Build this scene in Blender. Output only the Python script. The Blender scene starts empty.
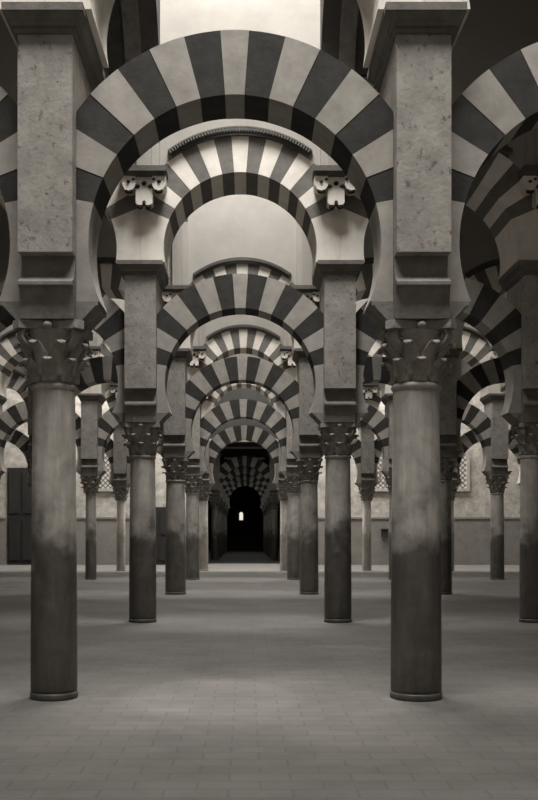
import bpy, bmesh, math, random
from math import sin, cos, pi, radians, sqrt, atan2
random.seed(7)
scene = bpy.context.scene
C = scene.collection

# ------------------------------------------------------------------ camera, world, lights, exposure
F = 960.0                       # focal length in pixels of the 538 px wide frame
cam_d = bpy.data.cameras.new('camera')
cam_d.sensor_fit = 'HORIZONTAL'; cam_d.sensor_width = 36.0
cam_d.lens = F / 538.0 * 36.0
cam_d.shift_x = 22.5 / 538.0
cam_d.shift_y = 133.4 / 538.0
cam_d.clip_end = 300
cam = bpy.data.objects.new('camera', cam_d); C.objects.link(cam)
cam.location = (0.095, 0.0, 1.36); cam.rotation_euler = (pi/2, 0, 0)
scene.camera = cam

w = bpy.data.worlds.new('daylight'); scene.world = w; w.use_nodes = True
w.node_tree.nodes['Background'].inputs[0].default_value = (1.0, 0.95, 0.84, 1)
w.node_tree.nodes['Background'].inputs[1].default_value = 0.35

vs = scene.view_settings
scene.display_settings.display_device = 'sRGB'
vs.view_transform = 'Standard'; vs.look = 'None'; vs.gamma = 1.0; vs.use_curve_mapping = False
vs.exposure = 0.22

D1, D = 7.956, 6.8              # distance of the first arcade and spacing of the arcades
def row_y(r): return D1 + D * (r - 1)
BACK_Y = row_y(6) - 0.4         # front face of the wall that closes the side bays
CEIL = 13.0
WARM = (1.0, 0.98, 0.955)
def added_light(name, y, sx, sy, power, z=CEIL + 0.1, x=0):
    l = bpy.data.lights.new(name, 'AREA'); l.shape = 'RECTANGLE'; l.size = sx; l.size_y = sy
    l.energy = power; l.color = WARM
    o = bpy.data.objects.new(name, l); C.objects.link(o); o.location = (x, y, z)
    return o
NAVE_POWER = [1500, 1250, 1500, 2600, 1900, 4200]
NAVE_WIDE = [6.0, 2.4, 3.4, 9.0, 8.0, 18.0]
NAVE_Y = [row_y(r) + D/2 + 0.1 for r in range(0, 6)]
for y, p, sx in zip(NAVE_Y, NAVE_POWER, NAVE_WIDE):
    added_light('nave_added_light', y, sx, 2.4, p)  # unseen overhead area lights, added above ceiling slots to light each nave
PASS_Y = [row_y(r) - 2.6 for r in (7, 8, 9, 10)]
for y, p in zip(PASS_Y, (13, 18, 18, 22)): added_light('passage_added_light', y, 2.0, 1.2, p, z=5.6)  # unseen dim lights added so the passage arches show faintly

# ------------------------------------------------------------------ materials
def lin(v):
    v /= 255.0
    return v / 12.92 if v <= 0.04045 else ((v + 0.055) / 1.055) ** 2.4
def tone(v, tint=1.0):
    return (lin(v), lin(v * (1 - 0.029 * tint)), lin(v * (1 - 0.074 * tint)), 1)
def nodes(name, rough=0.85, spec=0.3):
    m = bpy.data.materials.new(name); m.use_nodes = True
    nt = m.node_tree; b = nt.nodes['Principled BSDF']
    b.inputs['Roughness'].default_value = rough
    b.inputs['Specular IOR Level'].default_value = spec
    return m, nt, b
def N(nt, t, **k):
    n = nt.nodes.new(t)
    for a, v in k.items(): setattr(n, a, v)
    return n
def stone(name, lo, hi, scale=6.0, rough=0.85, bump=0.25, bscale=40.0, spec=0.25, pits=0.0, specks=0.0, stretch=(1, 1, 1), vary=0.0):
    m, nt, b = nodes(name, rough, spec)
    tc = N(nt, 'ShaderNodeTexCoord'); mp = N(nt, 'ShaderNodeMapping'); mp.inputs['Scale'].default_value = stretch
    oi = N(nt, 'ShaderNodeObjectInfo')
    add = N(nt, 'ShaderNodeVectorMath', operation='ADD')
    mul = N(nt, 'ShaderNodeVectorMath', operation='SCALE'); mul.inputs['Scale'].default_value = 3.7
    nt.links.new(oi.outputs['Location'], mul.inputs[0])
    nt.links.new(tc.outputs['Object'], mp.inputs[0])
    nt.links.new(mp.outputs[0], add.inputs[0]); nt.links.new(mul.outputs[0], add.inputs[1])
    n1 = N(nt, 'ShaderNodeTexNoise'); n1.inputs['Scale'].default_value = scale; n1.inputs['Detail'].default_value = 8; n1.inputs['Roughness'].default_value = 0.65
    nt.links.new(add.outputs[0], n1.inputs['Vector'])
    r = N(nt, 'ShaderNodeValToRGB'); r.color_ramp.elements[0].position = 0.3; r.color_ramp.elements[1].position = 0.7
    r.color_ramp.elements[0].color = tone(lo); r.color_ramp.elements[1].color = tone(hi)
    nt.links.new(n1.outputs[0], r.inputs[0])
    col = r.outputs[0]
    if specks:
        ns = N(nt, 'ShaderNodeTexNoise'); ns.inputs['Scale'].default_value = 16; ns.inputs['Detail'].default_value = 6; ns.inputs['Roughness'].default_value = 0.75
        nt.links.new(add.outputs[0], ns.inputs['Vector'])
        ms = N(nt, 'ShaderNodeMapRange'); ms.inputs[1].default_value = 0.56; ms.inputs[2].default_value = 0.66; ms.inputs[3].default_value = 0; ms.inputs[4].default_value = specks
        nt.links.new(ns.outputs[0], ms.inputs[0])
        mk = N(nt, 'ShaderNodeMix', data_type='RGBA'); mk.inputs[7].default_value = tone(lo * 0.45)
        nt.links.new(ms.outputs[0], mk.inputs[0]); nt.links.new(col, mk.inputs[6]); col = mk.outputs[2]
    if vary:
        hs = N(nt, 'ShaderNodeHueSaturation')
        mr = N(nt, 'ShaderNodeMapRange'); mr.inputs[3].default_value = 1 - vary; mr.inputs[4].default_value = 1 + vary
        nt.links.new(oi.outputs['Random'], mr.inputs[0]); nt.links.new(mr.outputs[0], hs.inputs['Value'])
        nt.links.new(col, hs.inputs['Color']); col = hs.outputs[0]
    nt.links.new(col, b.inputs['Base Color'])
    n2 = N(nt, 'ShaderNodeTexNoise'); n2.inputs['Scale'].default_value = bscale; n2.inputs['Detail'].default_value = 6
    nt.links.new(add.outputs[0], n2.inputs['Vector'])
    bp = N(nt, 'ShaderNodeBump'); bp.inputs['Strength'].default_value = bump; bp.inputs['Distance'].default_value = 0.02
    h = n2.outputs[0]
    if pits:
        vo = N(nt, 'ShaderNodeTexVoronoi'); vo.inputs['Scale'].default_value = 14
        nt.links.new(add.outputs[0], vo.inputs['Vector'])
        n3 = N(nt, 'ShaderNodeTexNoise'); n3.inputs['Scale'].default_value = 11; n3.inputs['Detail'].default_value = 10; n3.inputs['Roughness'].default_value = 0.8
        nt.links.new(add.outputs[0], n3.inputs['Vector'])
        mm = N(nt, 'ShaderNodeMath', operation='MULTIPLY_ADD'); mm.inputs[1].default_value = pits
        nt.links.new(n3.outputs[0], mm.inputs[0]); nt.links.new(n2.outputs[0], mm.inputs[2]); h = mm.outputs[0]
    nt.links.new(h, bp.inputs['Height']); nt.links.new(bp.outputs[0], b.inputs['Normal'])
    return m
def marble(name, lo, hi, grime):
    """column marble: veined, with a ragged dark band of handling grime on the lower shaft"""
    m, nt, b = nodes(name, 0.5, 0.35)
    tc = N(nt, 'ShaderNodeTexCoord'); oi = N(nt, 'ShaderNodeObjectInfo')
    add = N(nt, 'ShaderNodeVectorMath', operation='ADD'); nt.links.new(tc.outputs['Object'], add.inputs[0]); nt.links.new(oi.outputs['Location'], add.inputs[1])
    n1 = N(nt, 'ShaderNodeTexNoise'); n1.inputs['Scale'].default_value = 3.5; n1.inputs['Detail'].default_value = 9; n1.inputs['Distortion'].default_value = 1.2
    nt.links.new(add.outputs[0], n1.inputs['Vector'])
    r = N(nt, 'ShaderNodeValToRGB'); r.color_ramp.elements[0].position = 0.3; r.color_ramp.elements[1].position = 0.72
    r.color_ramp.elements[0].color = tone(lo); r.color_ramp.elements[1].color = tone(hi)
    nt.links.new(n1.outputs[0], r.inputs[0])
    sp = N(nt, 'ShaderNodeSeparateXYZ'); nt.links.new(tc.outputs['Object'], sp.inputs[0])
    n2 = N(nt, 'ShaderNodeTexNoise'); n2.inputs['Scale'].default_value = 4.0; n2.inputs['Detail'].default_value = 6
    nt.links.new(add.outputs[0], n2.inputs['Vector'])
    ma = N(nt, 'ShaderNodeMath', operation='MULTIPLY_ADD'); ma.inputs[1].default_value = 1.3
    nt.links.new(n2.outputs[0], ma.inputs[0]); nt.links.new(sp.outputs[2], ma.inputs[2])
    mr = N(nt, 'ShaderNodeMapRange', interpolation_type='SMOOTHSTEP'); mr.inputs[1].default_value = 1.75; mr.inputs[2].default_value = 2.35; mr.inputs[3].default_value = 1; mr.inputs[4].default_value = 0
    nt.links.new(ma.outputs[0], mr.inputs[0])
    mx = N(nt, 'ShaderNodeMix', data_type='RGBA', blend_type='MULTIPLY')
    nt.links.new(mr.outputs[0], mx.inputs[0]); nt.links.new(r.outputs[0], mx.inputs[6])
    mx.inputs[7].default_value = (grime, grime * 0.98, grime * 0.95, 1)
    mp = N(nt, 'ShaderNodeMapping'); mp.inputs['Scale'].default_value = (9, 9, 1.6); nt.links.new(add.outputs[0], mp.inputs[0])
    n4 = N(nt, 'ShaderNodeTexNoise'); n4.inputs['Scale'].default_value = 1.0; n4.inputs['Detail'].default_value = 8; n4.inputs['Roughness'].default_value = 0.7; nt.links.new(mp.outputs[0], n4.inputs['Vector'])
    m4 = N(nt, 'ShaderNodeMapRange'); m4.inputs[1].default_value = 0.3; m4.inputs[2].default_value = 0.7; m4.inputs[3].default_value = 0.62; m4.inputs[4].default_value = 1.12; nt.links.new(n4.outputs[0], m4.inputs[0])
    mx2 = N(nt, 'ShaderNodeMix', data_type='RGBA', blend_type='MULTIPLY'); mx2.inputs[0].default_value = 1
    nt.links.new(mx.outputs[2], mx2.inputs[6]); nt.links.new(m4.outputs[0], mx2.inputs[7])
    nt.links.new(mx2.outputs[2], b.inputs['Base Color'])
    n3 = N(nt, 'ShaderNodeTexNoise'); n3.inputs['Scale'].default_value = 30; n3.inputs['Detail'].default_value = 5
    nt.links.new(add.outputs[0], n3.inputs['Vector'])
    bp = N(nt, 'ShaderNodeBump'); bp.inputs['Strength'].default_value = 0.12; bp.inputs['Distance'].default_value = 0.02
    nt.links.new(n3.outputs[0], bp.inputs['Height']); nt.links.new(bp.outputs[0], b.inputs['Normal'])
    return m
M = {}
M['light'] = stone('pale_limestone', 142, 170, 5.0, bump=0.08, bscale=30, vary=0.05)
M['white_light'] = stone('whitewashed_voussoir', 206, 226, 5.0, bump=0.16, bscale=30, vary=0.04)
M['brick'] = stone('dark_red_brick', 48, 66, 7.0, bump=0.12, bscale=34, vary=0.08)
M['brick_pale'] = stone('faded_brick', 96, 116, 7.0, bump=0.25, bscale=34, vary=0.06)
M['pier'] = stone('pitted_plaster', 134, 166, 5.0, bump=0.22, bscale=26, pits=1.4, specks=0.75)
M['block'] = stone('worn_sandstone', 100, 132, 5.0, bump=0.35, bscale=20)
M['impost'] = stone('grey_impost_stone', 104, 140, 5.0, bump=0.35, bscale=20)
M['capital'] = stone('weathered_marble', 118, 160, 9.0, bump=0.4, bscale=24)
M['cornice'] = stone('dark_cornice_stone', 92, 120, 5.0, bump=0.2)
M['dentil'] = stone('grey_moulding_stone', 78, 100, 8.0, bump=0.2)
M['plaster'] = stone('white_plaster', 143, 157, 1.6, bump=0.08, bscale=12)
M['white'] = stone('whitewashed_stone', 206, 226, 6.0, bump=0.2, bscale=18)
M['hole_shade'] = stone('drilled_hole_shade', 40, 60, 9.0, bump=0.2)
M['rib'] = stone('grey_rib_stone', 66, 88, 4.0, bump=0.2)
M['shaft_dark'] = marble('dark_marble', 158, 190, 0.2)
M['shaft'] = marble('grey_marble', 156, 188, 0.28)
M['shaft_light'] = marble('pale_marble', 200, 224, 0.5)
M['backwall'] = stone('mottled_plaster', 130, 186, 3.5, bump=0.5, bscale=9, pits=1.0)
M['dado'] = stone('grey_dado_stone', 108, 126, 3.0, bump=0.15)
M['wood_and_shade'] = stone('dark_timber_and_shade', 34, 46, 4.0, bump=0.2, stretch=(1, 1, 0.15))
M['darkwall'] = stone('dark_plaster', 80, 98, 2.0, bump=0.2)  # plain dark plaster tone for the passage walls
M['ceiling'] = stone('ceiling_plaster', 180, 200, 2.0, bump=0.1)
def floor_mat():
    m, nt, b = nodes('worn_paving', 0.75, 0.3)
    tc = N(nt, 'ShaderNodeTexCoord')
    br = N(nt, 'ShaderNodeTexBrick'); br.inputs['Scale'].default_value = 1.0
    br.inputs['Brick Width'].default_value = 0.34; br.inputs['Row Height'].default_value = 0.17; br.inputs['Mortar Size'].default_value = 0.008
    br.inputs['Color1'].default_value = tone(97); br.inputs['Color2'].default_value = tone(103); br.inputs['Mortar'].default_value = tone(91)
    nt.links.new(tc.outputs['Object'], br.inputs['Vector'])
    n1 = N(nt, 'ShaderNodeTexNoise'); n1.inputs['Scale'].default_value = 0.9; n1.inputs['Detail'].default_value = 9; n1.inputs['Roughness'].default_value = 0.7
    nt.links.new(tc.outputs['Object'], n1.inputs['Vector'])
    r = N(nt, 'ShaderNodeValToRGB'); r.color_ramp.elements[0].position = 0.3; r.color_ramp.elements[1].position = 0.7
    r.color_ramp.elements[0].color = (0.72, 0.72, 0.72, 1); r.color_ramp.elements[1].color = (1.15, 1.15, 1.15, 1)
    nt.links.new(n1.outputs[0], r.inputs[0])
    mx = N(nt, 'ShaderNodeMix', data_type='RGBA', blend_type='MULTIPLY'); mx.inputs[0].default_value = 1
    nt.links.new(br.outputs[0], mx.inputs[6]); nt.links.new(r.outputs[0], mx.inputs[7])
    # a paler ragged patch of paving in the first nave
    mp = N(nt, 'ShaderNodeMapping'); mp.inputs['Location'].default_value = (0.2 / 0.75, -8.0 / 0.95, 0); mp.inputs['Scale'].default_value = (1 / 0.75, 1 / 0.95, 0)
    nt.links.new(tc.outputs['Object'], mp.inputs[0])
    ln = N(nt, 'ShaderNodeVectorMath', operation='LENGTH'); nt.links.new(mp.outputs[0], ln.inputs[0])
    ad = N(nt, 'ShaderNodeMath', operation='MULTIPLY_ADD'); ad.inputs[1].default_value = 0.5; nt.links.new(n1.outputs[0], ad.inputs[0]); nt.links.new(ln.outputs['Value'], ad.inputs[2])
    mw = N(nt, 'ShaderNodeMapRange', interpolation_type='SMOOTHSTEP'); mw.inputs[1].default_value = 1.1; mw.inputs[2].default_value = 1.35; mw.inputs[3].default_value = 1.2; mw.inputs[4].default_value = 1.0
    nt.links.new(ad.outputs[0], mw.inputs[0])
    mp2 = N(nt, 'ShaderNodeMix', data_type='RGBA', blend_type='MULTIPLY'); mp2.inputs[0].default_value = 1
    nt.links.new(r.outputs[0], mp2.inputs[6]); nt.links.new(mw.outputs[0], mp2.inputs[7]); nt.links.new(mp2.outputs[2], mx.inputs[7])
    nt.links.new(mx.outputs[2], b.inputs['Base Color'])
    bp = N(nt, 'ShaderNodeBump'); bp.inputs['Strength'].default_value = 0.3; bp.inputs['Distance'].default_value = 0.02
    nt.links.new(n1.outputs[0], bp.inputs['Height']); nt.links.new(bp.outputs[0], b.inputs['Normal'])
    return m
M['floor'] = floor_mat()
def glow(name, v, s):
    m, nt, b = nodes(name)
    b.inputs['Base Color'].default_value = tone(v); b.inputs['Emission Color'].default_value = tone(v); b.inputs['Emission Strength'].default_value = s
    return m
M['daypane'] = glow('daylit_pane', 225, 1.0)
M['daypane_dim'] = glow('daylit_pane_dim', 190, 0.55)

# ------------------------------------------------------------------ mesh helpers
def obj(name, bm, mat, parent=None, smooth=False):
    me = bpy.data.meshes.new(name)
    bmesh.ops.recalc_face_normals(bm, faces=bm.faces)
    if smooth:
        for f in bm.faces: f.smooth = True
    bm.to_mesh(me); bm.free()
    for x in (mat if isinstance(mat, list) else [mat]): me.materials.append(x)
    o = bpy.data.objects.new(name, me); C.objects.link(o)
    if parent: o.parent = parent
    return o
def box(bm, x0, x1, y0, y1, z0, z1):
    v = [bm.verts.new(p) for p in ((x0,y0,z0),(x1,y0,z0),(x1,y1,z0),(x0,y1,z0),(x0,y0,z1),(x1,y0,z1),(x1,y1,z1),(x0,y1,z1))]
    for q in ((0,1,2,3),(4,5,6,7),(0,1,5,4),(1,2,6,5),(2,3,7,6),(3,0,4,7)): bm.faces.new([v[i] for i in q])
    return v
def prism(bm, pts, a, b, axis='y'):
    """extrude a 2D outline (x,z) along y, (y,z) along x or (x,y) along z"""
    def P(p, t):
        return (p[0], t, p[1]) if axis == 'y' else (t, p[0], p[1]) if axis == 'x' else (p[0], p[1], t)
    A = [bm.verts.new(P(p, a)) for p in pts]; B = [bm.verts.new(P(p, b)) for p in pts]
    n = len(pts)
    bm.faces.new(A); bm.faces.new(B[::-1])
    for i in range(n): bm.faces.new((A[i], A[(i+1) % n], B[(i+1) % n], B[i]))
def frustum(bm, z0, hx0, y00, y01, z1, hx1, y10, y11, cx=0):
    v = [bm.verts.new(p) for p in ((cx-hx0,y00,z0),(cx+hx0,y00,z0),(cx+hx0,y01,z0),(cx-hx0,y01,z0),(cx-hx1,y10,z1),(cx+hx1,y10,z1),(cx+hx1,y11,z1),(cx-hx1,y11,z1))]
    for q in ((0,1,2,3),(4,5,6,7),(0,1,5,4),(1,2,6,5),(2,3,7,6),(3,0,4,7)): bm.faces.new([v[i] for i in q])
def lathe(bm, prof, n=40, cap=True):
    rings = [[bm.verts.new((r*cos(2*pi*k/n), r*sin(2*pi*k/n), z)) for k in range(n)] for r, z in prof]
    for a, b in zip(rings, rings[1:]):
        for k in range(n): bm.faces.new((a[k], a[(k+1) % n], b[(k+1) % n], b[k]))
    if cap: bm.faces.new(rings[0][::-1]); bm.faces.new(rings[-1])
def clip_x(poly, lim):
    for s in (1, -1):
        out = []
        for i, p in enumerate(poly):
            q = poly[(i+1) % len(poly)]
            ip, iq = s*p[0] <= lim + 1e-9, s*q[0] <= lim + 1e-9
            if ip: out.append(p)
            if ip != iq:
                t = (s*lim - p[0]) / (q[0] - p[0]); out.append((s*lim, p[1] + t*(q[1]-p[1])))
        poly = out
    res = []
    for p in poly:
        if not res or (abs(p[0]-res[-1][0]) + abs(p[1]-res[-1][1])) > 1e-5: res.append(p)
    return res
def ray_circle(cz, th, oz, r):
    """from (0,cz) along angle th from the vertical to the circle of radius r about (0,oz)"""
    dx, dz = sin(th), cos(th); e = cz - oz
    bq = e*dz; return -bq + sqrt(bq*bq - (e*e - r*r))
def bevel(bm, w=0.012, seg=1):
    bmesh.ops.bevel(bm, geom=[e for e in bm.edges if len(e.link_faces) == 2 and e.calc_face_angle(0) > 0.5], offset=w, segments=seg, affect='EDGES')

def thing(name, label, cat, loc=(0, 0, 0), group=None):
    o = bpy.data.objects.new(name, None); o.empty_display_size = 0.2; C.objects.link(o); o.location = loc
    o['label'] = label; o['category'] = cat; o['kind'] = 'thing'
    if group: o['group'] = group
    return o
def tag(o, label, cat, group=None):
    o['label'] = label; o['category'] = cat; o['kind'] = 'thing'
    if group: o['group'] = group
    return o
def struct(name, bm, mat, parent=None):
    o = obj(name, bm, mat, parent)
    if parent is None: o['kind'] = 'structure'
    return o
def copy_tree(o, parent=None):
    c = o.copy(); C.objects.link(c)
    if parent: c.parent = parent
    for ch in list(o.children): copy_tree(ch, c)
    return c
used = set()
def place(proto, loc, label, group=None, zs=1.0):
    r = proto if proto.name not in used else copy_tree(proto)
    used.add(proto.name); used.add(r.name)
    r.location = loc; r.scale = (1, 1, zs); r['label'] = label
    if group: r['group'] = group
    return r

ORD = ['', 'first', 'second', 'third', 'fourth', 'fifth', 'sixth', 'seventh', 'eighth', 'ninth', 'tenth']
ROWCOLS = {1: (-4.5, -1.5, 1.5, 4.5), 2: (-4.5, -1.5, 1.5, 4.5), 3: (-4.5, -1.5, 1.5, 4.5, 7.5),
           4: (-7.5, -4.5, -1.5, 1.5, 4.5, 7.5), 5: (-10.5, -7.5, -4.5, -1.5, 1.5, 4.5, 7.5, 10.5)}
ZS = {1: 1.014}
def side(x): return 'left' if x < 0 else 'right'
def col_place(x, r):
    n = {1.5: 'at the %s edge of the central aisle', 4.5: 'one bay out on the %s', 7.5: 'two bays out on the %s', 10.5: 'three bays out on the %s'}[abs(x)]
    return (n % side(x)) + ', ' + ORD[r] + ' row back'
def bay_place(x, r):
    n = {0: 'over the central aisle', 3: 'one bay %s of the aisle', 6: 'two bays %s of the aisle', 9: 'three bays %s of the aisle'}[abs(x)]
    return (n % side(x) if abs(x) else n) + ', ' + ORD[r] + ' row back'

# ------------------------------------------------------------------ setting: floor, walls, ceiling
bm = bmesh.new(); box(bm, -13.6, 13.6, -2.4, 79.0, -0.2, 0.0); struct('floor', bm, M['floor'])
for nm, x0, x1 in (('wall_left', -13.9, -13.6), ('wall_right', 13.6, 13.9)):
    bm = bmesh.new(); box(bm, x0, x1, -2.4, BACK_Y, 0, CEIL); struct(nm, bm, M['plaster'])
bm = bmesh.new(); box(bm, -13.6, 13.6, -2.7, -2.4, 0, CEIL); struct('wall_rear', bm, M['plaster'])
bm = bmesh.new()
ys = [-2.7]
for y in NAVE_Y: ys += [y - 1.25, y + 1.25]
ys.append(BACK_Y + 0.5)
for a, b in zip(ys[0::2], ys[1::2]): box(bm, -13.9, 13.9, a, b, CEIL, CEIL + 0.3)
for y, sx in zip(NAVE_Y, NAVE_WIDE):
    for x0, x1 in ((-13.9, -sx/2 - 0.1), (sx/2 + 0.1, 13.9)): box(bm, x0, x1, y - 1.25, y + 1.25, CEIL, CEIL + 0.3)
struct('ceiling', bm, M['ceiling'])

# the wall that closes the side bays, with the dark portal in the middle
PX, PZ = 2.3, 5.35
bm = bmesh.new()
prism(bm, [(-13.6, 0), (-PX, 0), (-PX, PZ), (PX, PZ), (PX, 0), (13.6, 0), (13.6, CEIL), (2.9, CEIL), (2.9, PZ + 0.1), (-2.9, PZ + 0.1), (-2.9, CEIL), (-13.6, CEIL)], BACK_Y, BACK_Y + 0.5)
struct('wall_back', bm, M['backwall'])
bm = bmesh.new(); box(bm, -2.898, 2.898, BACK_Y + 0.02, BACK_Y + 0.5, PZ + 0.102, CEIL); struct('wall_back_shade_panel', bm, M['wood_and_shade'])  # dark panel: timber colour stands in for shade on the wall above
for k, (x0, x1) in enumerate(((-13.6, -10.3), (-9.0, -4.35), (-3.05, -PX), (PX, 13.6))):
    bm = bmesh.new(); box(bm, x0, x1, BACK_Y - 0.06, BACK_Y, 0, 1.98); box(bm, x0, x1, BACK_Y - 0.09, BACK_Y, 1.98, 2.06)
    struct('baseboard_back' if k == 0 else 'baseboard_back.%03d' % k, bm, M['dado'])
# dark passage beyond the portal
END_Y = 78.6
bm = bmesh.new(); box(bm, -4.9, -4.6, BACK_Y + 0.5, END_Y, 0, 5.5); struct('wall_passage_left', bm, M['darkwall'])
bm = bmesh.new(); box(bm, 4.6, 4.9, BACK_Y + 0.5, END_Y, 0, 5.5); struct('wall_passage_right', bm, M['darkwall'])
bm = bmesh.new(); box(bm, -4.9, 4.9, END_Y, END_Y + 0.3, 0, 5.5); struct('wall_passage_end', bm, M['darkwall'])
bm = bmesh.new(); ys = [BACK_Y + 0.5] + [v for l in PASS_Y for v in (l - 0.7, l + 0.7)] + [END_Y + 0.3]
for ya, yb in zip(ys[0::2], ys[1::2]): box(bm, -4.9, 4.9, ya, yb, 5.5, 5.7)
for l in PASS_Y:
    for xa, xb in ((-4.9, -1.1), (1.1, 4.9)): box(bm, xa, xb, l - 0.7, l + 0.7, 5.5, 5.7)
struct('ceiling_passage', bm, M['wood_and_shade'])
def arch_outline(hw, z0, zs, n=14):
    pts = [(-hw, z0), (hw, z0), (hw, zs)]
    pts += [(hw*cos(pi*k/n), zs + hw*sin(pi*k/n)) for k in range(1, n)] + [(-hw, zs)]
    return pts
# the small bright window far down the passage
bm = bmesh.new(); prism(bm, [(-0.34 + x, z) for x, z in arch_outline(0.15, 2.45, 2.95)], END_Y - 0.03, END_Y - 0.005)
wo = struct('window_1', bm, M['daypane'])
# lattice windows in the back wall
for k, x in enumerate((-6.0, 6.0, -9.0 + 18.0)):
    bm = bmesh.new(); prism(bm, [(x + a, z) for a, z in arch_outline(0.62, 3.3, 4.5)], BACK_Y - 0.03, BACK_Y - 0.005)
    wn = struct('window_%d' % (k + 2), bm, M['daypane_dim'])
    bm = bmesh.new(); y0, y1 = BACK_Y - 0.075, BACK_Y - 0.031
    s = 0.22; t = 0.032
    import itertools
    for dirn in (1, -1):
        for i in range(-14, 15):
            # diagonal bar x = c + dirn*(z-4.2)
            c0 = i * s; seg = []
            for j in range(0, 80):
                z = 3.3 + j * 0.025; a = c0 + dirn * (z - 4.2)
                top = 4.5 + sqrt(max(0, 0.62**2 - min(0.62, abs(a))**2))
                if abs(a) <= 0.6 and z <= top - 0.01: seg.append((a, z))
            if len(seg) > 2:
                (a0, z0), (a1, z1) = seg[0], seg[-1]; h = t/2
                prism(bm, [(x+a0-h, z0+dirn*h), (x+a0+h, z0-dirn*h), (x+a1+h, z1-dirn*h), (x+a1-h, z1+dirn*h)], y0, y1)
    o = obj('window_lattice', bm, M['dado'], wn)
    bm = bmesh.new()
    outer, inner = arch_outline(0.74, 3.18, 4.5), arch_outline(0.62, 3.3, 4.5)
    n = len(outer)
    A = [bm.verts.new((x+p[0], BACK_Y-0.1, p[1])) for p in outer]; B = [bm.verts.new((x+p[0], BACK_Y-0.1, p[1])) for p in inner]
    A2 = [bm.verts.new((x+p[0], BACK_Y, p[1])) for p in outer]; B2 = [bm.verts.new((x+p[0], BACK_Y, p[1])) for p in inner]
    for i in range(n):
        j = (i+1) % n
        bm.faces.new((A[i], A[j], B[j], B[i])); bm.faces.new((A[i], A2[i], A2[j], A[j])); bm.faces.new((B[i], B[j], B2[j], B2[i])); bm.faces.new((A2[i], B2[i], B2[j], A2[j]))
    obj('window_frame', bm, M['light'], wn)
# doors in the back wall
for k, (x, hw, zt) in enumerate(((-9.65, 0.6, 4.2), (-3.7, 0.6, 2.5))):
    bm = bmesh.new(); box(bm, x-hw, x+hw, BACK_Y - 0.05, BACK_Y - 0.002, 0, zt)
    dn = struct('door_%d' % (k + 1), bm, M['wood_and_shade'])
    bm = bmesh.new()
    for sx in (-1, 1):
        for z0, z1 in ((0.2, 0.48*zt), (0.53*zt, zt - 0.15)):
            box(bm, min(x+sx*0.06, x+sx*(hw-0.08)), max(x+sx*0.06, x+sx*(hw-0.08)), BACK_Y-0.075, BACK_Y-0.05, z0, z1)
    obj('door_panel', bm, M['wood_and_shade'], dn)
# upper walls above the arcades
LIM, PIERW = 1.263, 0.235
SPR_L, SPR_U = 3.19, 5.43
UC, UR, UX = 5.63, 1.15, 1.69
YF, YB = -0.36, 0.60
for r in range(1, 6):
    bm = bmesh.new(); xs = ROWCOLS[r]
    th = math.asin(1.498 / (UX + 0.002))
    for xa, xb in zip(xs, xs[1:]):
        c = (xa + xb) / 2
        arc = [(c + (UX+0.002)*sin(th*k/24), UC + (0.077 if r == 1 else 0) + (UX+0.002)*cos(th*k/24)) for k in range(-24, 25)]
        prism(bm, arc + [(c+1.5, CEIL), (c-1.5, CEIL)], YF, YB)
    bmesh.ops.remove_doubles(bm, verts=bm.verts, dist=1e-4)
    for x0, x1 in ((-13.6, xs[0] - 0.002), (xs[-1] + 0.002, 13.6)):
        if x1 - x0 > 0.1: box(bm, x0, x1, YF, YB, 6.3, CEIL)
    o = struct('wall_upper' if r == 1 else 'wall_upper.%03d' % (r - 1), bm, M['plaster'])
    o.location.y = row_y(r)
    if r in ZS: o.scale.z = 1.0

# ------------------------------------------------------------------ columns
def leaf_bm(ang, z0, z1, r0, r1, width, curl):
    """a thick acanthus leaf hugging the bell and curling out at the tip"""
    bm = bmesh.new(); n = 9; rows = []
    for layer in (0, 1):
        g = []
        for i in range(n + 1):
            t = i / n
            rr = r0 + (r1 - r0) * t**1.6 + 0.012 - layer * 0.016
            z = z0 + (z1 - z0) * t
            if t > 0.7:
                u = (t - 0.7) / 0.3
                rr += curl * sin(u * pi * 0.62); z = z0 + (z1 - z0) * (0.7 + 0.3 * sin(u * pi * 0.75) * 1.05) - 0.02*u*u
            wd = width * (0.8 + 0.35*sin(pi*min(1, t*1.15))) * (1.0 if t < 0.75 else 1.0 - 0.62*((t-0.75)/0.25)**1.5)
            if i % 2 and t < 0.95: wd *= 0.84
            line = []
            for j in (-2, -1, 0, 1, 2):
                a = ang + (j/2.0) * wd / max(rr, 0.05) / 2
                rj = rr + (0.016 if j == 0 else 0.004 if abs(j) == 1 else -0.006)
                line.append(bm.verts.new((rj*cos(a), rj*sin(a), z)))
            g.append(line)
        rows.append(g)
    f, b = rows
    for i in range(n):
        for j in range(4):
            bm.faces.new((f[i][j], f[i][j+1], f[i+1][j+1], f[i+1][j])); bm.faces.new((b[i][j], b[i+1][j], b[i+1][j+1], b[i][j+1]))
        for j in (0, 4): bm.faces.new((f[i][j], f[i+1][j], b[i+1][j], b[i][j]))
    for i in (0, n):
        for j in range(4): bm.faces.new((f[i][j], f[i][j+1], b[i][j+1], b[i][j]))
    return bm
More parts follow.
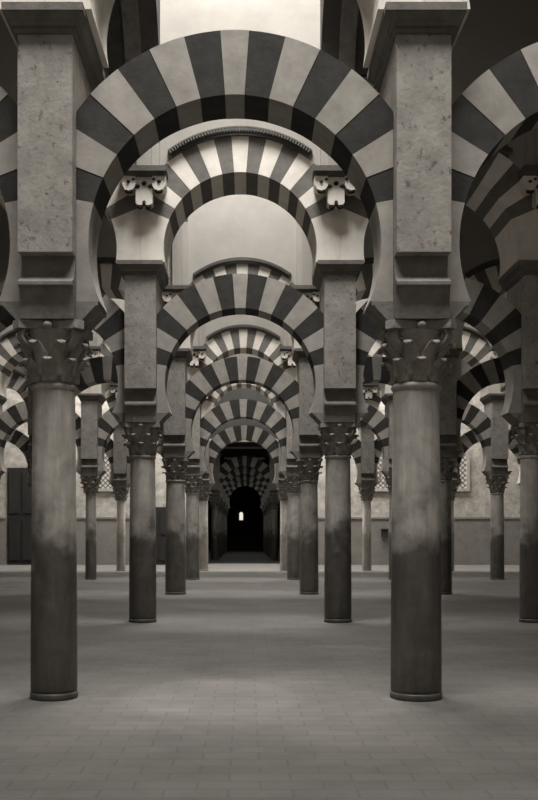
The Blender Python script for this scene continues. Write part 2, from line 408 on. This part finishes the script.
def volute_bm(ang):
    """scroll: a ribbon wound in a spiral, set on the diagonal of the capital"""
    bm = bmesh.new(); pts = []
    for k in range(0, 40):
        t = k / 39; a = -pi*0.35 + t * 2.6 * pi; rad = 0.062 * (1 - 0.72*t)
        pts.append((0.262 + rad*cos(a), 2.925 + rad*sin(a), 0.013*(1-0.5*t)))
    pts = [(0.20, 2.80, 0.012), (0.245, 2.84, 0.013)] + pts
    R = []
    for i, (r, z, h) in enumerate(pts):
        p, q = pts[max(0, i-1)], pts[min(len(pts)-1, i+1)]
        tx, tz = q[0]-p[0], q[1]-p[1]; L = sqrt(tx*tx+tz*tz) or 1; nx, nz = -tz/L, tx/L
        ring = []
        for s, wv in ((1, -1), (1, 1), (-1, 1), (-1, -1)):
            rr, zz, ww = r + s*h*nx, z + s*h*nz, wv*0.038
            ring.append(bm.verts.new((rr*cos(ang) - ww*sin(ang), rr*sin(ang) + ww*cos(ang), zz)))
        R.append(ring)
    for a, b in zip(R, R[1:]):
        for k in range(4): bm.faces.new((a[k], a[(k+1) % 4], b[(k+1) % 4], b[k]))
    bm.faces.new(R[0]); bm.faces.new(R[-1])
    return bm
def make_column(matkey):
    t = thing('column', 'column', 'column')
    bm = bmesh.new(); lathe(bm, [(0.207, 0), (0.211, 0.012), (0.211, 0.04), (0.206, 0.055)]); obj('base', bm, M[matkey], t, True)
    bm = bmesh.new()
    lathe(bm, [(0.2, 0.05), (0.205, 0.08)] + [(0.205 - 0.02*(k/16)**1.7, 0.08 + 2.40*k/16) for k in range(1, 17)] + [(0.186, 2.5)], 48)
    obj('shaft', bm, M[matkey], t, True)
    bm = bmesh.new(); lathe(bm, [(0.186, 2.50)] + [(0.188 + 0.014*sin(pi*k/8), 2.50 + 0.055*k/8) for k in range(1, 8)] + [(0.186, 2.555)], 48)
    obj('necking_ring', bm, M[matkey], t, True)
    bm = bmesh.new(); lathe(bm, [(0.178, 2.555), (0.182, 2.65), (0.19, 2.75), (0.21, 2.85), (0.245, 2.93), (0.262, 2.955), (0.262, 2.97)], 40)
    cp = obj('capital', bm, M['capital'], t, True)
    for k in range(8):
        obj('acanthus_leaf', leaf_bm(2*pi*k/8, 2.557, 2.74, 0.184, 0.205, 0.15, 0.07), M['capital'], cp, True)
    for k in range(8):
        obj('acanthus_leaf', leaf_bm(2*pi*(k+0.5)/8, 2.60, 2.87, 0.184, 0.225, 0.14, 0.085), M['capital'], cp, True)
    for k in range(4): obj('volute', volute_bm(pi/4 + pi/2*k), M['capital'], cp)
    bm = bmesh.new(); pts = []
    for k in range(4):
        a = pi/4 + pi/2*k
        for da, rr in ((-0.12, 0.365), (0.12, 0.365)): pts.append((rr*cos(a+da), rr*sin(a+da)))
        for u in range(1, 6):
            s = u/6; a2 = a + 0.12 + (pi/2 - 0.24)*s; rr = 0.262 / max(cos(a2 - (a + pi/4)), 0.6) * (1 - 0.10*sin(pi*s))
            pts.append((rr*cos(a2), rr*sin(a2)))
    prism(bm, pts, 2.965, 3.03, 'z'); obj('abacus', bm, M['capital'], cp)
    for k in range(4):
        bm = bmesh.new(); a = pi/2*k; bmesh.ops.create_uvsphere(bm, u_segments=12, v_segments=8, radius=0.042)
        for v in bm.verts: v.co = (v.co.x + 0.255*cos(a), v.co.y + 0.255*sin(a), v.co.z*0.8 + 2.99)
        obj('rosette', bm, M['capital'], cp, True)
    bm = bmesh.new()
    frustum(bm, 3.03, 0.255, -0.20, 0.25, 3.16, 0.375, -0.20, 0.26)
    box(bm, -0.395, 0.395, -0.20, 0.26, 3.16, 3.19)
    obj('impost', bm, M['impost'], t)
    return t
protos = {k: make_column(k) for k in ('shaft_dark', 'shaft', 'shaft_light')}
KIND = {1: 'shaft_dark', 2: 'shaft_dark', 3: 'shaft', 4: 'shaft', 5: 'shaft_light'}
RAD = {(1, -1.5): 0.93, (1, 1.5): 1.02, (2, -1.5): 1.02, (2, 1.5): 1.02, (3, -1.5): 1.12, (3, 1.5): 1.03,
       (4, -4.5): 0.8, (5, -4.5): 0.8, (5, 4.5): 0.82, (5, -1.5): 0.95, (5, 1.5): 0.88}
LOOK = {1: 'thick dark stained marble column', 2: 'dark grey marble column', 3: 'grey marble column', 4: 'grey marble column', 5: 'pale marble column'}
def do_column(x, r, label, kind, group):
    c = place(protos[kind], (x, row_y(r), 0), label, group, ZS.get(r, 1.0))
    s = RAD.get((r, x), 1.0)
    for ch in c.children:
        if ch.name.split('.')[0] in ('shaft', 'base', 'necking_ring'): ch.scale = (s, s, 1)
    c.rotation_euler.z = random.choice((0, pi/2, pi, 3*pi/2)) if False else 0
    return c
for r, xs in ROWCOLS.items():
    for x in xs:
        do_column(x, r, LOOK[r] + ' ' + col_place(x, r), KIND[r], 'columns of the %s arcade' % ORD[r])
for r in range(7, 11):
    for x in (-1.5, 1.5):
        do_column(x, r, 'shadowed column in dark far passage, %s side, %s from its mouth' % (side(x), ORD[r-6]), 'shaft', 'columns of the dark passage')

# ------------------------------------------------------------------ piers on the columns
def make_pier():
    t = thing('pier', 'pier', 'pier')
    bm = bmesh.new()
    prof = [(-0.29, 3.035), (-0.205, 3.035), (-0.205, SPR_L + 0.003), (0.265, SPR_L + 0.003), (0.265, 3.035), (0.30, 3.035), (0.31, 3.26)]
    prof += [(0.56, 3.28), (0.56, 3.32)] + [(0.33 + 0.23*(1-sin(pi/2*k/8)), 3.32 + 0.2*(1-cos(pi/2*k/8))) for k in range(1, 9)] + [(0.33, 3.54)]
    prof += [(-0.235, 3.54), (-0.235, 3.525)]
    prof += [(-0.235 - 0.11*(1-cos(pi/2*k/8)), 3.525 - 0.20*sin(pi/2*k/8)) for k in range(1, 9)]
    prof += [(-0.358, 3.31), (-0.358, 3.285), (-0.315, 3.27), (-0.305, 3.22)]
    prism(bm, prof, -PIERW, PIERW, 'x'); obj('roll_corbel', bm, M['block'], t)
    bm = bmesh.new(); box(bm, -PIERW, PIERW, YF, YB, 3.54, 5.235); bevel(bm, 0.014, 2); obj('pier_body', bm, M['pier'], t)
    bm = bmesh.new()
    box(bm, -0.26, 0.26, YF-0.03, YB+0.03, 5.235, 5.275); box(bm, -0.285, 0.285, YF-0.06, YB+0.06, 5.275, 5.315)
    frustum(bm, 5.315, 0.295, YF-0.065, YB+0.065, 5.37, 0.335, YF-0.1, YB+0.1); box(bm, -0.345, 0.345, YF-0.11, YB+0.11, 5.37, 5.43)
    obj('cornice', bm, M['cornice'], t)
    return t
pp = make_pier()
for r, xs in ROWCOLS.items():
    for x in xs:
        place(pp, (x, row_y(r), 0), 'square stone pier above column ' + col_place(x, r), 'piers of the %s arcade' % ORD[r], ZS.get(r, 1.0)).scale.x = 0.92 if r == 1 else 1.0
for r in range(7, 11):
    for x in (-1.5, 1.5):
        place(pp, (x, row_y(r), 0), 'shadowed pier in the dark far passage, %s side, %s from its mouth' % (side(x), ORD[r-6]), 'piers of the dark passage')

# ------------------------------------------------------------------ arches
def voussoirs(root, ccz, ez, er, iz, ir, half, step, n, lim, y0, y1, spring, pale='light'):
    """radial stones about (0,ccz) between the intrados (iz,ir) and the extrados (ez,er), pale keystone, alternating"""
    def ring_pts(a0, a1, oz, rr, m=6):
        out = []
        for k in range(m + 1):
            a = a0 + (a1 - a0)*k/m; d = ray_circle(ccz, a, oz, rr); out.append((d*sin(a), ccz + d*cos(a)))
        return out
    def stone_at(a0, a1, light):
        poly = ring_pts(a0, a1, ez, er) + ring_pts(a1, a0, iz, ir)
        poly = clip_x(poly, lim)
        bm = bmesh.new(); j = 0.0 if light else 0.004
        prism(bm, poly, y0 + j, y1 - j)
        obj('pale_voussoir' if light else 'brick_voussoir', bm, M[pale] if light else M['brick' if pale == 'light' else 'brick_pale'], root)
    stone_at(-half, half, True)
    for s in (1, -1):
        for k in range(n):
            a0, a1 = half + k*step, half + (k+1)*step
            stone_at(min(s*a0, s*a1), max(s*a0, s*a1), k % 2 == 1)
        # springer: the plain pale stone below the last voussoir
        a = half + n*step
        d = ray_circle(ccz, a, iz, ir); p0 = (d*sin(a), ccz + d*cos(a))
        e0 = atan2(p0[0], p0[1]-iz); dz = spring - iz; e1 = atan2(sqrt(ir*ir - dz*dz), dz)
        curve = [(ir*sin(e0 + (e1-e0)*k/10), iz + ir*cos(e0 + (e1-e0)*k/10)) for k in range(11)]
        d2 = ray_circle(ccz, a, ez, er); o = (d2*sin(a), ccz + d2*cos(a))
        if o[0] >= lim:
            t = lim / sin(a); tail = [(lim, spring), (lim, ccz + t*cos(a))]
        else:
            tail = [(lim, spring), (lim, o[1]), o]
        poly = [(s*x, z) for x, z in curve + tail]
        bm = bmesh.new(); prism(bm, poly, y0, y1); obj('springer', bm, M[pale], root)
def make_lower(iz, ir, ez, er, lim=LIM):
    t = thing('horseshoe_arch', 'arch', 'arch')
    voussoirs(t, ez, ez, er, iz, ir, radians(4.2), radians(10.8), 7, lim, -0.2, 0.26, SPR_L)
    return t
def make_upper(pilasters=True):
    t = thing('round_arch', 'arch', 'arch')
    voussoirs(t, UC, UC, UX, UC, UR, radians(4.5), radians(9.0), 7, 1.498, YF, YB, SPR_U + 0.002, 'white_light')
    bm = bmesh.new(); A = math.asin(1.075/1.8)
    def sector(r0, r1, a0, a1, ya, yb, m):
        prism(bm, [(r1*sin(a0+(a1-a0)*k/m), UC + r1*cos(a0+(a1-a0)*k/m)) for k in range(m+1)] + [(r0*sin(a1+(a0-a1)*k/m), UC + r0*cos(a1+(a0-a1)*k/m)) for k in range(m+1)], ya, yb)
    sector(1.692, 1.735, -A, A, YF-0.04, YF-0.002, 30)
    sector(1.735, 1.795, -A, A, YF-0.05, YF-0.002, 30)
    k = 0; n = 50
    for k in range(n):
        a0 = -A + 2*A*k/n; sector(1.735, 1.80, a0, a0 + 1.1*A/n, YF-0.11, YF-0.05, 1)
    sector(1.80, 1.815, -A, A, YF-0.055, YF-0.002, 30)
    obj('dentil_moulding', bm, M['dentil'], t)
    return t
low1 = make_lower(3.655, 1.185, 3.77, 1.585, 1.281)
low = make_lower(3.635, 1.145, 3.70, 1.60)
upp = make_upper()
for r, xs in ROWCOLS.items():
    for xa, xb in zip(xs, xs[1:]):
        c = (xa + xb)/2
        place(low1 if r == 1 else low, (c, row_y(r), 0), 'striped lower horseshoe arch ' + bay_place(c, r), 'lower striped arches of the %s arcade' % ORD[r], ZS.get(r, 1.0))
        place(upp, (c, row_y(r), 0.077 if r == 1 else 0), 'striped upper round arch ' + bay_place(c, r), 'upper striped arches of the %s arcade' % ORD[r], 1.0)
for r in range(7, 11):
    place(low, (0, row_y(r), 0), 'shadowed striped arch spanning the dark far passage, %s from its mouth' % ORD[r-6], 'striped arches of the dark passage')

# ------------------------------------------------------------------ wall pilasters on carved brackets, and ribs
def make_pilaster():
    t = thing('wall_pilaster', 'pilaster', 'pilaster')
    y = YF - 0.002
    bm = bmesh.new(); prism(bm, [(-0.125, 6.74), (-0.125, 6.36), (-0.09, 6.33), (0.09, 6.33), (0.125, 6.36), (0.125, 6.74)], y-0.2, y)
    for sx in (-1, 1):
        prism(bm, [(sx*0.125, 6.74), (sx*0.125, 6.60), (sx*0.16, 6.545), (sx*0.22, 6.525), (sx*0.285, 6.545), (sx*0.32, 6.61), (sx*0.325, 6.74)], y-0.25, y)
    for v in bm.verts: v.co.z -= 0.11
    cp = obj('carved_bracket', bm, M['white'], t)
    for (x, z, rx, rz, yy) in ((-0.22, 6.52, .065, .038, .22), (0.22, 6.52, .065, .038, .22), (-0.06, 6.31, .05, .04, .17), (0.06, 6.31, .05, .04, .17), (0.0, 6.355, .03, .045, .19),
                           (-0.10, 6.60, .045, .03, .2), (0.10, 6.60, .045, .03, .2), (0.0, 6.645, .04, .035, .2), (-0.225, 6.655, .03, .02, .25), (0.225, 6.655, .03, .02, .25), (-0.15, 6.69, .025, .02, .25), (0.15, 6.69, .025, .02, .25)):
        bm = bmesh.new(); bmesh.ops.create_uvsphere(bm, u_segments=10, v_segments=8, radius=1.0)
        for v in bm.verts: v.co = (x + v.co.x*rx, y - yy + v.co.y*0.03, z - 0.11 + v.co.z*rz)
        obj('hole_shade_blob', bm, M['hole_shade'], cp, True)  # dark blobs coloured in for the shade of drilled holes
    bm = bmesh.new(); frustum(bm, 6.63, 0.29, y-0.27, y, 6.68, 0.33, y-0.31, y); box(bm, -0.34, 0.34, y-0.32, y, 6.68, 6.76); obj('abacus', bm, M['dentil'], t)
    bm = bmesh.new()
    prof = [(-0.22, y), (-0.22, y-0.12), (-0.11, y-0.12), (-0.11, y-0.2), (0.11, y-0.2), (0.11, y-0.12), (0.22, y-0.12), (0.22, y)]
    prism(bm, prof, 6.76, 8.2, 'z'); obj('pilaster_shaft', bm, M['plaster'], t)
    return t
pil = make_pilaster()
for r in range(2, 6):
    for x in ROWCOLS[r]:
        place(pil, (x * (1.42/1.5 if abs(x) < 2 else 1), row_y(r), 0), 'white pilaster on carved bracket ' + col_place(x, r), 'wall pilasters of the %s arcade' % ORD[r])
for r in (1, 2, 3, 4):
    for x in (-1.58, 1.58):
        t = thing('vault_rib', 'grey ceiling rib %s of the aisle, between %s and %s rows' % (side(x), ORD[r], ORD[r+1]), 'rib', (x, row_y(r), 0), 'vault ribs')
        ya, yb = YB + 0.003, D + YF - 0.003; c = (ya+yb)/2; R1 = (yb-ya)/2; R0 = R1 - 0.2
        m = 30; mt = M['rib']; RH = 1.25
        bm = bmesh.new()
        prism(bm, [(c + (R0+0.08)*cos(pi*k/m), 8.2 + (RH+0.08)*sin(pi*k/m)) for k in range(m+1)] + [(ya, 8.2), (ya, CEIL - 0.003), (yb, CEIL - 0.003), (yb, 8.2)], -0.38, 0.38, 'x')
        obj('rib_and_light_block', bm, mt, t)  # rib infill up to the ceiling, added to block light to side bays
        bm = bmesh.new()
        prism(bm, [(c + R0*cos(pi*k/m), 8.2 + RH*sin(pi*k/m)) for k in range(m+1)] + [(c + (R0+0.08)*cos(pi*k/m), 8.2 + (RH+0.08)*sin(pi*k/m)) for k in range(m, -1, -1)], -0.12, 0.12, 'x')
        obj('rib_roll', bm, M['block'], t)

# ------------------------------------------------------------------ small things on the back wall
t = thing('framed_panel', 'small dark framed panel hung on the far wall beside a slim column', 'picture', (5.75, BACK_Y - 0.002, 3.55))
bm = bmesh.new()
for q in ((-0.14, -0.1, 0, 0.62), (0.1, 0.14, 0, 0.62), (-0.1, 0.1, 0, 0.04), (-0.1, 0.1, 0.58, 0.62)): box(bm, q[0], q[1], -0.05, 0, q[2], q[3])
obj('frame', bm, M['wood_and_shade'], t)
bm = bmesh.new(); box(bm, -0.1, 0.1, -0.025, 0, 0.04, 0.58); obj('panel', bm, M['dado'], t)
t = thing('wooden_box', 'small dark wooden box standing on the far wall ledge', 'box', (6.05, BACK_Y - 0.09, 2.06 - 0.75))
t.location = (6.05, BACK_Y - 0.09, 1.2)
bm = bmesh.new(); box(bm, -0.14, 0.14, -0.16, 0, 0, 0.3); obj('body', bm, M['wood_and_shade'], t)
bm = bmesh.new(); box(bm, -0.16, 0.16, -0.18, 0, 0.3, 0.36); obj('lid', bm, M['wood_and_shade'], t)
